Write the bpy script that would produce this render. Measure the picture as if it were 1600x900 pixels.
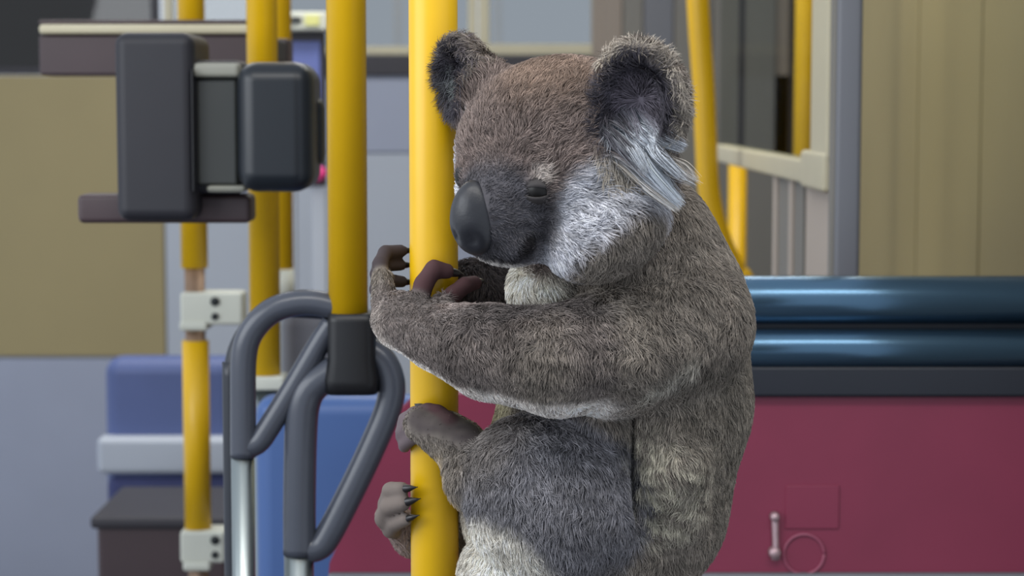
import bpy, bmesh, math, random
import numpy as np
from mathutils import Vector, Matrix
from mathutils.bvhtree import BVHTree

for o in list(bpy.data.objects):
    bpy.data.objects.remove(o)
SC = bpy.context.scene
COL = SC.collection
random.seed(7)
RNG = np.random.default_rng(7)

# ------------------------------------------------------------------ camera
FPX = 3200.0
CAM_Z = 1.35
PITCH = math.radians(5.0)
cam_d = bpy.data.cameras.new('camera')
cam = bpy.data.objects.new('camera', cam_d)
COL.objects.link(cam)
cam.location = (0, 0, CAM_Z)
cam.rotation_euler = (math.pi / 2 - PITCH, 0, 0)
cam_d.sensor_width = 36.0
cam_d.lens = 36.0 * FPX / 1600.0
cam_d.clip_start = 0.05
cam_d.dof.use_dof = True
cam_d.dof.focus_distance = 1.52
cam_d.dof.aperture_fstop = 8.5
SC.camera = cam

# ------------------------------------------------------------------ world, lights, exposure
w = bpy.data.worlds.new('overcast_daylight')
SC.world = w
w.use_nodes = True
bg = w.node_tree.nodes['Background']
bg.inputs[0].default_value = (0.80, 0.88, 1.0, 1)
bg.inputs[1].default_value = 0.84


def area(name, loc, target, sx, sy, power, col):
    l = bpy.data.lights.new(name, 'AREA')
    l.shape = 'RECTANGLE'
    l.size, l.size_y, l.energy, l.color = sx, sy, power, col
    o = bpy.data.objects.new(name, l)
    COL.objects.link(o)
    o.location = loc
    o.rotation_euler = (Vector(target) - Vector(loc)).to_track_quat('-Z', 'Y').to_euler()
    return o


area('ceiling_lamp_strip', (0.05, 0.9, 2.42), (0.05, 1.5, 0.9), 2.1, 0.28, 18, (1.0, 0.97, 0.92))
area('ceiling_lamp_strip', (-0.1, 3.6, 2.42), (-0.1, 3.8, 0.8), 2.0, 0.28, 26, (1.0, 0.96, 0.89))
area('side_window_daylight', (-1.6, 0.9, 1.7), (0.2, 1.7, 1.1), 1.6, 1.0, 22, (0.92, 0.96, 1.0))

vs = SC.view_settings
vs.view_transform = 'Standard'
vs.look = 'None'
vs.gamma = 1.0
vs.exposure = 0.0
vs.use_curve_mapping = False


# ------------------------------------------------------------------ helpers
def at(px, py, Y):
    """point of the room seen at frame position (px, py) at distance Y in front of the camera"""
    a, b = (px - 800.0) / FPX, (450.0 - py) / FPX
    cp, sp = math.cos(PITCH), math.sin(PITCH)
    d = Vector((a, cp + b * sp, -sp + b * cp))
    return Vector((0, 0, CAM_Z)) + d * (Y / d.y)


def lin(c):
    return tuple(((v / 255.0 + 0.055) / 1.055) ** 2.4 if v > 10 else v / 255.0 / 12.92 for v in c)


def mat(name, rgb, rough=0.5, metal=0.0, spec=0.5, var=0.0, scale=20.0, bump=0.0, coat=0.0, stretch=None, trans=0.0):
    m = bpy.data.materials.new(name)
    m.use_nodes = True
    nt = m.node_tree
    b = nt.nodes['Principled BSDF']
    c = lin(rgb) + (1,)
    b.inputs['Base Color'].default_value = c
    b.inputs['Roughness'].default_value = rough
    b.inputs['Metallic'].default_value = metal
    b.inputs['Specular IOR Level'].default_value = spec
    b.inputs['Coat Weight'].default_value = coat
    b.inputs['Transmission Weight'].default_value = trans
    if var > 0 or bump > 0:
        tc = nt.nodes.new('ShaderNodeTexCoord')
        mp = nt.nodes.new('ShaderNodeMapping')
        if stretch:
            mp.inputs['Scale'].default_value = stretch
        nz = nt.nodes.new('ShaderNodeTexNoise')
        nz.inputs['Scale'].default_value = scale
        nz.inputs['Detail'].default_value = 5
        nt.links.new(tc.outputs['Object'], mp.inputs[0])
        nt.links.new(mp.outputs[0], nz.inputs['Vector'])
        if var > 0:
            mx = nt.nodes.new('ShaderNodeMix')
            mx.data_type = 'RGBA'
            mx.inputs[6].default_value = tuple(v * (1 - var) for v in c[:3]) + (1,)
            mx.inputs[7].default_value = tuple(min(1, v * (1 + var)) for v in c[:3]) + (1,)
            nt.links.new(nz.outputs['Fac'], mx.inputs[0])
            nt.links.new(mx.outputs[2], b.inputs['Base Color'])
        if bump > 0:
            bp = nt.nodes.new('ShaderNodeBump')
            bp.inputs['Strength'].default_value = bump
            bp.inputs['Distance'].default_value = 0.002
            nt.links.new(nz.outputs['Fac'], bp.inputs['Height'])
            nt.links.new(bp.outputs[0], b.inputs['Normal'])
    return m


M = {
    'yellow': mat('yellow_powder_coat', (222, 175, 8), 0.38, var=0.06, scale=30, bump=0.03),
    'steel': mat('brushed_steel', (156, 164, 164), 0.3, metal=1.0, var=0.05, scale=60, stretch=(1, 1, 0.03)),
    'chipped': mat('worn_steel', (150, 125, 105), 0.5, metal=0.6, var=0.35, scale=60),
    'grey_tube': mat('grey_rubber_tube', (66, 70, 80), 0.28, var=0.08, scale=40, bump=0.04),
    'dark_tube': mat('dark_rubber_tube', (38, 42, 50), 0.4, var=0.08, scale=40),
    'joint': mat('black_plastic_joint', (14, 15, 19), 0.45, var=0.1, scale=40),
    'bracket': mat('off_white_bracket', (196, 198, 186), 0.5, var=0.08, scale=25),
    'screw': mat('dark_screw', (45, 48, 50), 0.5, metal=0.4),
    'machine': mat('charcoal_plastic', (32, 32, 39), 0.55, var=0.08, scale=30, bump=0.05),
    'hood': mat('navy_black_gloss', (20, 26, 33), 0.36, var=0.06, scale=15),
    'screen': mat('dim_screen', (58, 60, 58), 0.3, var=0.05, scale=8),
    'bezel': mat('pale_grey_bezel', (140, 140, 130), 0.45),
    'brown': mat('dark_brown_plastic', (66, 52, 55), 0.5, var=0.1, scale=20),
    'cream': mat('cream_aluminium', (196, 188, 160), 0.4, var=0.06, scale=15),
    'taupe': mat('taupe_laminate', (146, 134, 122), 0.55, var=0.05, scale=6),
    'beige': mat('beige_laminate', (176, 164, 152), 0.55, var=0.05, scale=6),
    'seat_blue': mat('muted_blue_plastic', (78, 92, 138), 0.5, var=0.1, scale=8),
    'warm_grey': mat('warm_grey_laminate', (120, 117, 110), 0.5, var=0.08, scale=5),
    'cool_grey': mat('cool_grey_metal', (108, 110, 116), 0.42, var=0.06, scale=10, stretch=(1, 1, 0.1)),
    'khaki': mat('khaki_laminate', (152, 138, 98), 0.55, var=0.06, scale=5),
    'lavender': mat('lavender_grey_laminate', (152, 158, 176), 0.5, var=0.07, scale=4),
    'pale': mat('pale_grey_laminate', (172, 178, 188), 0.5, var=0.05, scale=4),
    'seal': mat('dark_rubber_seal', (52, 50, 56), 0.6, var=0.1, scale=30),
    'blue': mat('blue_moulded_plastic', (68, 98, 152), 0.45, var=0.08, scale=6),
    'navy': mat('navy_fabric', (60, 66, 108), 0.8, var=0.2, scale=80),
    'board_blue': mat('blue_laminate', (88, 100, 158), 0.45, var=0.06, scale=6),
    'seat_grey': mat('grey_moulded_plastic', (112, 112, 118), 0.5, var=0.06, scale=8),
    'maroon': mat('maroon_laminate', (128, 44, 70), 0.42, var=0.14, scale=9, bump=0.05),
    'rail': mat('dark_teal_gloss_tube', (84, 114, 138), 0.25, metal=0.85, var=0.05, scale=20),
    'rail_dark': mat('near_black_channel', (26, 30, 40), 0.4, var=0.08, scale=20),
    'latch': mat('scuffed_metal_latch', (188, 160, 165), 0.4, metal=0.5, var=0.25, scale=90),
    'ring': mat('maroon_ring', (146, 74, 96), 0.4, var=0.08, scale=40),
    'floor': mat('speckled_grey_floor', (84, 84, 90), 0.7, var=0.25, scale=160),
    'label': mat('yellow_green_label', (204, 204, 130), 0.5),
    'pink': mat('magenta_plastic', (214, 60, 130), 0.4),
    'nose': mat('koala_nose_leather', (34, 35, 40), 0.42, var=0.25, scale=120, bump=0.25),
    'claw': mat('black_claw', (26, 23, 24), 0.35, var=0.15, scale=80),
    'eye': mat('dark_brown_eye', (14, 12, 10), 0.42, spec=0.3),
    'lid': mat('dark_eyelid_skin', (46, 42, 42), 0.7, var=0.1, scale=200),
}


def glass_mat(name, tint, rough=0.02, refl=0.05):
    m = bpy.data.materials.new(name)
    m.use_nodes = True
    nt = m.node_tree
    nt.nodes.remove(nt.nodes['Principled BSDF'])
    out = nt.nodes['Material Output']
    t = nt.nodes.new('ShaderNodeBsdfTransparent')
    t.inputs[0].default_value = lin(tint) + (1,)
    g = nt.nodes.new('ShaderNodeBsdfGlossy')
    g.inputs['Roughness'].default_value = rough
    mx = nt.nodes.new('ShaderNodeMixShader')
    mx.inputs[0].default_value = refl
    nt.links.new(t.outputs[0], mx.inputs[1])
    nt.links.new(g.outputs[0], mx.inputs[2])
    nt.links.new(mx.outputs[0], out.inputs[0])
    return m


M['glass'] = glass_mat('tinted_window_glass', (206, 208, 208))
M['dark_glass'] = glass_mat('dark_tinted_glass', (96, 92, 86))
M['clear'] = glass_mat('clear_film_glass', (236, 238, 236), 0.05, 0.02)


def link(name, me, m, parent=None, smooth=True):
    o = bpy.data.objects.new(name, me)
    COL.objects.link(o)
    if m is not None and len(me.materials) == 0:
        me.materials.append(M[m] if isinstance(m, str) else m)
    if smooth:
        me.polygons.foreach_set('use_smooth', [True] * len(me.polygons))
    if parent is not None:
        o.parent = parent
        if parent.type == 'EMPTY':      # meshes are modelled in room coordinates
            o.matrix_parent_inverse = Matrix.Translation(parent.location).inverted()
    return o


def tag(o, label, cat, group=None):
    o['label'] = label
    o['category'] = cat
    if group:
        o['group'] = group
    return o


def thing(name, loc, label, cat, group=None):
    o = bpy.data.objects.new(name, None)
    COL.objects.link(o)
    o.empty_display_size = 0.05
    o.location = loc
    return tag(o, label, cat, group)


def struct(o):
    o['kind'] = 'structure'
    return o


def from_bm(bm):
    bmesh.ops.recalc_face_normals(bm, faces=bm.faces)
    me = bpy.data.meshes.new('m')
    bm.to_mesh(me)
    bm.free()
    return me


def box_me(lo, hi, bevel=0.0, seg=2):
    bm = bmesh.new()
    bmesh.ops.create_cube(bm, size=1.0)
    lo, hi = Vector(lo), Vector(hi)
    for v in bm.verts:
        v.co = Vector([(lo[i] + hi[i]) / 2 + v.co[i] * (hi[i] - lo[i]) for i in range(3)])
    if bevel > 0:
        bmesh.ops.bevel(bm, geom=bm.edges[:], offset=bevel, segments=seg, profile=0.5, affect='EDGES')
    return from_bm(bm)


def box(name, lo, hi, m, parent=None, bevel=0.0, seg=2):
    lo2 = [min(a, b) for a, b in zip(lo, hi)]
    hi2 = [max(a, b) for a, b in zip(lo, hi)]
    o = link(name, box_me(lo2, hi2, bevel, seg), m, parent, smooth=bevel > 0)
    if bevel > 0:
        md = o.modifiers.new('wn', 'WEIGHTED_NORMAL')
        md.keep_sharp = False
    return o


def pbox(name, x0, y0, x1, y1, Y, depth, m, parent=None, bevel=0.0, seg=2):
    """box whose front face, at distance Y, covers the frame rectangle; depth goes away from the camera"""
    a, b = at(x0, y0, Y), at(x1, y1, Y)
    return box(name, (a.x, Y, b.z), (b.x, Y + depth, a.z), m, parent, bevel, seg)


def catmull(pts, n=8):
    pts = [Vector(p) for p in pts]
    P = [pts[0] * 2 - pts[1]] + pts + [pts[-1] * 2 - pts[-2]]
    out = []
    for i in range(1, len(P) - 2):
        p0, p1, p2, p3 = P[i - 1:i + 3]
        for k in range(n):
            t = k / n
            out.append(0.5 * ((2 * p1) + (p2 - p0) * t + (2 * p0 - 5 * p1 + 4 * p2 - p3) * t * t + (3 * p1 - p0 - 3 * p2 + p3) * t ** 3))
    out.append(pts[-1])
    return out


def sweep_me(pts, rad, seg=20):
    """round tube along a polyline; rad is a number or one per point; ends are closed"""
    pts = [Vector(p) for p in pts]
    n = len(pts)
    rs = [rad] * n if not hasattr(rad, '__len__') else list(rad)
    bm = bmesh.new()
    rings = []
    T = []
    for i in range(n):
        T.append((pts[min(i + 1, n - 1)] - pts[max(i - 1, 0)]).normalized())
    ref = Vector((0, 1, 0)) if abs(T[0].y) < 0.9 else Vector((1, 0, 0))
    u = T[0].cross(ref).normalized()
    for i in range(n):
        u = (u - T[i] * u.dot(T[i])).normalized()
        v = T[i].cross(u)
        rings.append([bm.verts.new(pts[i] + (u * math.cos(2 * math.pi * k / seg) + v * math.sin(2 * math.pi * k / seg)) * rs[i]) for k in range(seg)])
    for i in range(n - 1):
        for k in range(seg):
            bm.faces.new((rings[i][k], rings[i][(k + 1) % seg], rings[i + 1][(k + 1) % seg], rings[i + 1][k]))
    bm.faces.new(rings[0][::-1])
    bm.faces.new(rings[-1])
    return from_bm(bm)


def tube(name, pts, rad, m, parent=None, seg=20):
    o = link(name, sweep_me(pts, rad, seg), m, parent)
    return o


def flange_pts(x, y, z, dz, r0, r1):
    zs = [0, 0.006, 0.012, 0.016, 0.05, 0.055]
    rr = [r1, r1, r1 * 0.93, r0 * 1.25, r0 * 1.18, r0 * 1.02]
    return [(x, y, z + dz * a) for a in zs], rr


POLE_R = 0.019
ZTOP = 2.5


def pole(px, Y, label, z0=0.0, z1=ZTOP, r=POLE_R, group=None, py=450, base=True, top=True):
    c = at(px, py, Y)
    t = thing('grab_pole', (c.x, Y, z0), label, 'pole', group)
    tube('tube', [(c.x, Y, z0), (c.x, Y, z1)], r, 'yellow', t, 28)
    if base:
        p, rr = flange_pts(c.x, Y, z0, 1, r, 0.045)
        tube('floor_flange', p, rr, 'steel', t, 28)
    if top:
        p, rr = flange_pts(c.x, Y, z1, -1, r, 0.045)
        tube('ceiling_flange', p, rr, 'steel', t, 28)
    return t, c


# ------------------------------------------------------------------ structure
BACK = 5.5
WX = 0.75
struct(box('floor', (-1.8, -1.0, -0.05), (WX + 0.1, BACK + 0.1, 0.0), 'floor'))

# back wall: sections as they stand side by side
zl = at(0, 118, BACK).z          # underside of the windows on the left half
zb0 = 0.0
xa = at(252, 0, BACK).x
xb = at(925, 0, BACK).x
xc = at(1206, 0, BACK).x
back = struct(box('wall_back', (-1.8, BACK, 0.0), (WX + 0.1, BACK + 0.06, zl), 'lavender'))
box('panel', (-1.8, BACK - 0.012, 0.0), (xa, BACK, at(0, 560, BACK).z), 'lavender', back, 0.003)
box('panel', (-1.8, BACK - 0.012, at(0, 556, BACK).z), (xa, BACK, zl), 'khaki', back, 0.003)
box('panel', (xa + 0.004, BACK - 0.012, at(0, 330, BACK).z), (at(436, 0, BACK).x, BACK, zl - 0.01), 'lavender', back, 0.003)
box('panel', (xa + 0.004, BACK - 0.012, 0.0), (at(436, 0, BACK).x, BACK, at(0, 334, BACK).z), 'pale', back, 0.003)
box('panel', (at(438, 0, BACK).x, BACK - 0.012, 0), (at(700, 0, BACK).x, BACK, at(0, 240, BACK).z), 'pale', back, 0.003)
box('panel', (at(438, 0, BACK).x, BACK - 0.012, at(0, 238, BACK).z), (at(700, 0, BACK).x, BACK, zl - 0.01), 'lavender', back, 0.003)
box('panel', (at(702, 0, BACK).x, BACK - 0.012, 0), (xb, BACK, zl - 0.01), 'lavender', back, 0.003)

# taupe end section right of the windows
endw = struct(box('wall_end', (xb, BACK, 0.0), (WX + 0.1, BACK + 0.06, ZTOP), 'taupe'))
for x0, x1, m in ((944, 972, 'taupe'), (974, 1004, 'warm_grey'), (1006, 1052, 'cool_grey'), (1054, 1112, 'warm_grey'), (1114, 1155, 'warm_grey'), (1163, 1212, 'warm_grey')):
    box('panel', (at(x0, 0, BACK).x, BACK - 0.012, 0.0), (at(x1, 0, BACK).x, BACK, ZTOP), m, endw, 0.002)
box('seal_strip', (at(1155, 0, BACK).x, BACK - 0.016, 0.0), (at(1162, 0, BACK).x, BACK, ZTOP), 'seal', endw)

# windows over the back wall
def window(name, x0, x1, zlow, zhigh, Y, frame, glass, fw=0.02):
    o = struct(box(name, (x0, Y - 0.015, zlow), (x1, Y + 0.02, zlow + fw), frame, None, 0.003))
    box('frame_top', (x0, Y - 0.015, zhigh - fw), (x1, Y + 0.02, zhigh), frame, o, 0.003)
    box('frame_side', (x0, Y - 0.015, zlow + fw), (x0 + fw, Y + 0.02, zhigh - fw), frame, o, 0.003)
    box('frame_side', (x1 - fw, Y - 0.015, zlow + fw), (x1, Y + 0.02, zhigh - fw), frame, o, 0.003)
    box('pane', (x0 + fw * 0.5, Y, zlow + fw * 0.5), (x1 - fw * 0.5, Y + 0.006, zhigh - fw * 0.5), glass, o)
    return o


z70, z85 = at(0, 70, BACK).z, at(0, 86, BACK).z
window('window_1', -1.78, at(246, 0, BACK).x, zl + 0.002, ZTOP, BACK + 0.02, 'seal', 'dark_glass')
window('window_2', at(254, 0, BACK).x, at(430, 0, BACK).x, z85, ZTOP, BACK + 0.02, 'cream', 'glass', 0.024)
window('window_3', at(432, 0, BACK).x, at(745, 0, BACK).x, z85, ZTOP, BACK + 0.02, 'cream', 'glass', 0.024)
w4 = window('window_4', at(747, 0, BACK).x, at(942, 0, BACK).x, z85, ZTOP, BACK + 0.02, 'cream', 'glass', 0.03)
struct(box('trim_1', (at(252, 0, BACK).x, BACK - 0.02, z85 - 0.055), (xb, BACK, z85 - 0.001), 'seal', None, 0.004))

# right side wall, window sections and beige lower panels
wr = struct(box('wall_right', (WX, 1.45, 0.0), (WX + 0.05, BACK, ZTOP), 'warm_grey'))
def rp(px):   # distance along the right wall of a frame column
    return WX * FPX / (px - 800.0)
for x0, x1, m in ((1209, 1214, 'warm_grey'), (1222, 1340, 'seal'), (1344, 1440, 'khaki'), (1443, 1540, 'khaki'), (1543, 1640, 'khaki')):
    box('panel', (WX - 0.012, rp(x1), 0.0), (WX, rp(x0), ZTOP), m, wr, 0.002)
box('cover_strip', (WX - 0.02, rp(1221), 0.0), (WX, rp(1215), ZTOP), 'bracket', wr, 0.002)

# glazed cream screen beside the aisle
SX = 0.40
def sp(px):
    return SX * FPX / (px - 800.0)
scr = thing('window_screen', (SX, sp(1290), 0.0), 'cream aluminium window frame with a sill bar before grey side panels', 'window frame')
zt, zbm = CAM_Z - 0.068, CAM_Z - 0.1
box('sill_bar', (SX - 0.012, sp(1297), zbm), (SX + 0.02, sp(1124), zt), 'cream', scr, 0.004)
box('corner_block', (SX - 0.016, sp(1304), zbm - 0.004), (SX + 0.022, sp(1268), zt + 0.014), 'cream', scr, 0.006)
box('upright', (SX - 0.012, sp(1304), zt), (SX + 0.012, sp(1279), ZTOP), 'cream', scr, 0.004)
box('pane', (SX - 0.002, sp(1280), zt), (SX + 0.004, sp(1125), ZTOP), 'clear', scr)
box('lower_panel', (SX - 0.002, sp(1304), 0.0), (SX + 0.006, sp(1262), zbm), 'beige', scr)
box('lower_panel', (SX - 0.002, sp(1258), 0.0), (SX + 0.006, sp(1214), zbm), 'warm_grey', scr)
box('lower_strip', (SX - 0.006, sp(1244), 0.0), (SX + 0.004, sp(1239), zbm), 'beige', scr)
box('lower_strip', (SX - 0.006, sp(1219), 0.0), (SX + 0.004, sp(1214), zbm), 'beige', scr)
pil = thing('door_pillar', (SX + 0.02, 2.42, 0.0), 'tall cool grey metal pillar beside the cream window frame', 'pillar')
a0, a1 = at(1306, 200, 2.42), at(1347, 200, 2.42)
box('shaft', (a0.x, 2.42, 0.0), (a1.x, 2.46, ZTOP), 'cool_grey', pil, 0.006)
box('edge_strip', (a0.x - 0.003, 2.425, 0.0), (a0.x + 0.004, 2.45, ZTOP), 'warm_grey', pil, 0.001)

# ------------------------------------------------------------------ poles
main_pole, mc = pole(678, 1.60, 'thick yellow grab pole that the koala hugs with both arms')

p2c = at(544, 480, 1.96)
t2 = thing('grab_pole', (p2c.x, 1.96, p2c.z - 0.004), 'yellow pole ending in the black joint of the grey tube barrier', 'pole')
tube('tube', [(p2c.x, 1.96, at(544, 489, 1.96).z), (p2c.x, 1.96, ZTOP)], POLE_R, 'yellow', t2, 28)
p, rr = flange_pts(p2c.x, 1.96, ZTOP, -1, POLE_R, 0.045)
tube('ceiling_flange', p, rr, 'steel', t2, 28)

# pole behind the ticket machine: yellow above, steel foot below
c3 = at(413, 400, 2.53)
z3 = at(413, 592, 2.53).z
t3 = thing('grab_pole', (c3.x, 2.53, 0.0), 'yellow pole with a steel foot running behind the black ticket machine', 'pole')
tube('tube', [(c3.x, 2.53, z3), (c3.x, 2.53, ZTOP)], POLE_R, 'yellow', t3, 28)
tube('foot_tube', [(c3.x, 2.53, 0.0), (c3.x, 2.53, z3)], 0.0165, 'steel', t3, 24)
box('collar', (c3.x - 0.023, 2.505, z3 - 0.012), (c3.x + 0.026, 2.555, z3 + 0.006), 'bracket', t3, 0.004)

# outermost pole with chipped joints and two white clamps
Y4 = 2.9
c4 = at(305, 500, Y4)
t4 = thing('grab_pole', (c4.x, Y4, 0.0), 'yellow pole with bare worn steel gaps and two off-white clamps', 'pole')
za, zb, zc, zd = [at(305, v, Y4).z for v in (418, 532, 826, 880)]
tube('upper_tube', [(c4.x, Y4, za), (c4.x, Y4, ZTOP)], POLE_R, 'yellow', t4, 28)
tube('lower_tube', [(c4.x, Y4, zc), (c4.x, Y4, zb)], POLE_R, 'yellow', t4, 28)
tube('bare_core', [(c4.x, Y4, 0.0), (c4.x, Y4, za + 0.02)], 0.0145, 'chipped', t4, 24)
for (yy0, yy1, xx1) in ((457, 508, 380), (830, 880, 352)):
    a, b = at(281, yy0, Y4 - 0.024), at(xx1, yy1, Y4 - 0.024)
    cl = box('clamp', (a.x, Y4 - 0.026, b.z), (b.x, Y4 + 0.026, a.z), 'bracket', t4, 0.005)
    a, b = at(277, yy0 + 8, Y4), at(330, yy1 + 6, Y4)
    box('clamp_rib', (at(278, 0, Y4).x, Y4 - 0.03, b.z), (at(322, 0, Y4).x, Y4 + 0.03, b.z + 0.014), 'bracket', cl, 0.004)
    for k in (0.27, 0.73):
        s = at(336, yy0 + (yy1 - yy0) * k, Y4 - 0.026)
        tube('screw', [s + Vector((0, -0.004, 0)), s + Vector((0, 0.004, 0))], 0.0062 if k < 0.5 else 0.005, 'screw', cl, 14)

Y5 = 3.2
c5 = at(440, 300, Y5)
z5 = at(440, 424, Y5).z
t5 = thing('grab_pole', (c5.x, Y5, 0.0), 'slim yellow pole with a white sleeve half hidden behind another pole', 'pole')
tube('tube', [(c5.x, Y5, z5), (c5.x, Y5, ZTOP)], 0.0175, 'yellow', t5, 24)
tube('sleeve', [(c5.x, Y5, z5 - 0.05), (c5.x, Y5, z5 + 0.004)], 0.018, 'bracket', t5, 24)
tube('foot_tube', [(c5.x, Y5, 0), (c5.x, Y5, z5 - 0.045)], 0.014, 'steel', t5, 24)

# bent pole behind the koala's shoulder
Y6 = 3.5
pts = [at(1086, -330, Y6), at(1086, -240, Y6), at(1087, -150, Y6), at(1088, -60, Y6), at(1092, 30, Y6), at(1099, 130, Y6), at(1103, 220, Y6), at(1108, 300, Y6), at(1124, 370, Y6), at(1150, 430, Y6), at(1165, 500, Y6)]
pts.append(Vector((pts[-1].x + 0.01, Y6, 0.35)))
pts.append(Vector((pts[-1].x, Y6, 0.0)))
pts = [Vector((pts[0].x, Y6, ZTOP))] + pts[1:]
t6 = thing('bent_grab_pole', (pts[-1].x, Y6, 0.0), 'bent bright yellow pole rising behind the koala\'s near shoulder', 'pole')
tube('tube', catmull(pts, 8), POLE_R, 'yellow', t6, 24)
p, rr = flange_pts(pts[-1].x, Y6, 0, 1, POLE_R, 0.045)
tube('floor_flange', p, rr, 'steel', t6, 24)
pole(1152, 4.3, 'yellow pole showing below the cream sill bar', z1=CAM_Z - 0.085, py=330, top=False)
pole(1257, 3.9, 'ochre yellow pole standing behind the glass of the cream frame', py=100)

# ------------------------------------------------------------------ grey tube barrier
YB = 1.96
bar = thing('tube_barrier', (at(470, 0, YB).x, YB, 0.0), 'grey rubber tube barrier loops on steel posts with a black joint', 'barrier')
def B(px, py, dy=0.0):
    return at(px, py, YB + dy)
# black joint: tapered block
jb = bmesh.new()
prof = [(488, 37), (500, 38), (560, 38), (590, 43), (612, 40)]
rings = []
for (py, hw) in prof:
    c = B(551, py)
    h = hw * YB / FPX
    d = 0.026
    ring = []
    for k in range(24):
        a = 2 * math.pi * k / 24
        ca, sa = math.cos(a), math.sin(a)
        ring.append(jb.verts.new(c + Vector((h * math.copysign(abs(ca) ** 0.45, ca), d * math.copysign(abs(sa) ** 0.45, sa), 0))))
    rings.append(ring)
for i in range(len(rings) - 1):
    for k in range(24):
        jb.faces.new((rings[i][k], rings[i][(k + 1) % 24], rings[i + 1][(k + 1) % 24], rings[i + 1][k]))
jb.faces.new(rings[0]); jb.faces.new(rings[-1][::-1])
link('joint', from_bm(jb), 'joint', bar)
TR = 0.0118
lp1 = [B(380, 714), B(380, 640), B(381, 560), B(392, 520), B(420, 489), B(455, 475), B(490, 473), B(524, 480)]
tube('handrail_loop', catmull(lp1, 8), TR * 1.06, 'grey_tube', bar)
tube('diagonal_brace', catmull([B(520, 505), B(500, 535), B(460, 603), B(420, 668), B(402, 692), B(380, 700)], 8), TR * 0.95, 'grey_tube', bar)
lp2 = [B(468, 866), B(468, 780), B(470, 680), B(475, 630), B(490, 602), B(525, 578)]
tube('handrail_loop', catmull(lp2, 8), TR * 1.35, 'grey_tube', bar)
lp3 = [B(575, 545), B(600, 566), B(612, 600), B(606, 640), B(580, 702), B(545, 775), B(512, 838), B(495, 856), B(470, 858)]
tube('diagonal_brace', catmull(lp3, 8), TR * 1.12, 'grey_tube', bar)
tube('steel_post', [(B(379, 706).x, YB, 0.0), B(379, 712)], 0.0113, 'steel', bar)
tube('steel_post', [(B(467, 860).x, YB, 0.0), B(467, 866)], 0.0145, 'steel', bar)
tube('rear_tube', catmull([Vector((B(362, 700, 0.05).x, YB + 0.05, 0.0)), B(362, 720, 0.05), B(362, 600, 0.05), B(370, 545, 0.05), B(395, 505, 0.05), B(430, 484, 0.05), B(520, 486, 0.03)], 8), 0.0085, 'dark_tube', bar)

# ------------------------------------------------------------------ ticket machine
YM = 2.25
tm = thing('ticket_machine', at(330, 330, YM + 0.05), 'black ticket machine with a dim screen and rounded hood on poles', 'ticket machine')
pbox('body', 176, 50, 306, 346, YM + 0.01, 0.13, 'machine', tm, 0.014, 4)
pbox('housing', 290, 94, 380, 303, YM + 0.035, 0.08, 'machine', tm, 0.008, 3)
scn = pbox('screen', 305, 122, 372, 290, YM + 0.028, 0.012, 'screen', tm, 0.004)
pbox('bezel', 300, 98, 374, 121, YM + 0.018, 0.03, 'bezel', tm, 0.005, 3)
pbox('lower_lip', 322, 290, 384, 301, YM + 0.02, 0.03, 'bezel', tm, 0.004)
pbox('reader_hood', 366, 96, 489, 301, YM - 0.03, 0.11, 'hood', tm, 0.022, 6)
pbox('hood_rear', 440, 150, 505, 262, YM + 0.03, 0.05, 'hood', tm, 0.014, 4)
pbox('mount_bar', 120, 304, 392, 349, YM + 0.06, 0.05, 'brown', tm, 0.006)
pbox('seam', 298, 108, 304, 300, YM + 0.008, 0.01, 'joint', tm, 0.001)

box('pole_bracket', (c3.x - 0.012, YM + 0.06, at(413, 270, YM).z), (c3.x + 0.012, 2.53 - POLE_R + 0.002, at(413, 190, YM).z), 'machine', tm, 0.003)

# dashboard shelf over the machine
sh = thing('dashboard_shelf', at(250, 80, 2.72), 'cream edged shelf with a dark brown front above the ticket machine', 'shelf')
pbox('cream_edge', 60, 38, 392, 53, 2.70, 0.10, 'cream', sh, 0.004)
pbox('brown_front', 60, 54, 392, 118, 2.71, 0.08, 'brown', sh, 0.004)
pbox('red_strip', 60, 31, 392, 38, 2.74, 0.06, 'brown', sh, 0.002)

box('pole_bracket', (c3.x - 0.01, 2.53 + POLE_R - 0.002, at(413, 100, 2.71).z), (c3.x + 0.01, 2.715, at(413, 65, 2.71).z), 'machine', sh, 0.003)
box('end_lug', (c3.x - 0.03, 2.715, at(413, 105, 2.71).z), (c3.x + 0.012, 2.775, at(413, 60, 2.71).z), 'brown', sh, 0.003)

# blue door board with the cream fare box on it
bd = thing('cab_door', Vector((at(472, 0, 4.2).x, 4.2, 0.0)), 'blue cab door board in a dark frame under the cream box', 'door')
a, b = at(436, 50, 4.2), at(509, 292, 4.2)
box('frame', (a.x, 4.2, b.z), (b.x, 4.23, a.z), 'seal', bd, 0.004)
a2, b2 = at(446, 64, 4.19), at(502, 284, 4.19)
box('blue_panel', (a2.x, 4.19, b2.z), (b2.x, 4.21, a2.z), 'board_blue', bd, 0.003)
box('post', (a.x, 4.2, 0.0), (a.x + 0.03, 4.23, b.z + 0.002), 'pale', bd, 0.003)
box('post', (b.x - 0.03, 4.2, 0.0), (b.x, 4.23, b.z + 0.002), 'pale', bd, 0.003)
fb = thing('fare_box', at(472, 47, 4.2), 'small cream box with a dark oval slot and yellow label', 'box')
pbox('shell', 433, 18, 511, 48, 4.16, 0.12, 'bracket', fb, 0.006, 3)
o = pbox('slot', 451, 26, 471, 36, 4.153, 0.01, 'screw', fb, 0.005, 3)
pbox('label_plate', 476, 23, 499, 40, 4.156, 0.006, 'label', fb, 0.001)
s = at(497, 272, 4.1)
pk = link('indicator_knob', sweep_me([s + Vector((0, d, 0)) for d in (-0.016, -0.012, 0.0, 0.02, 0.1)], [0.008, 0.013, 0.016, 0.016, 0.011], 18), 'pink')
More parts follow.
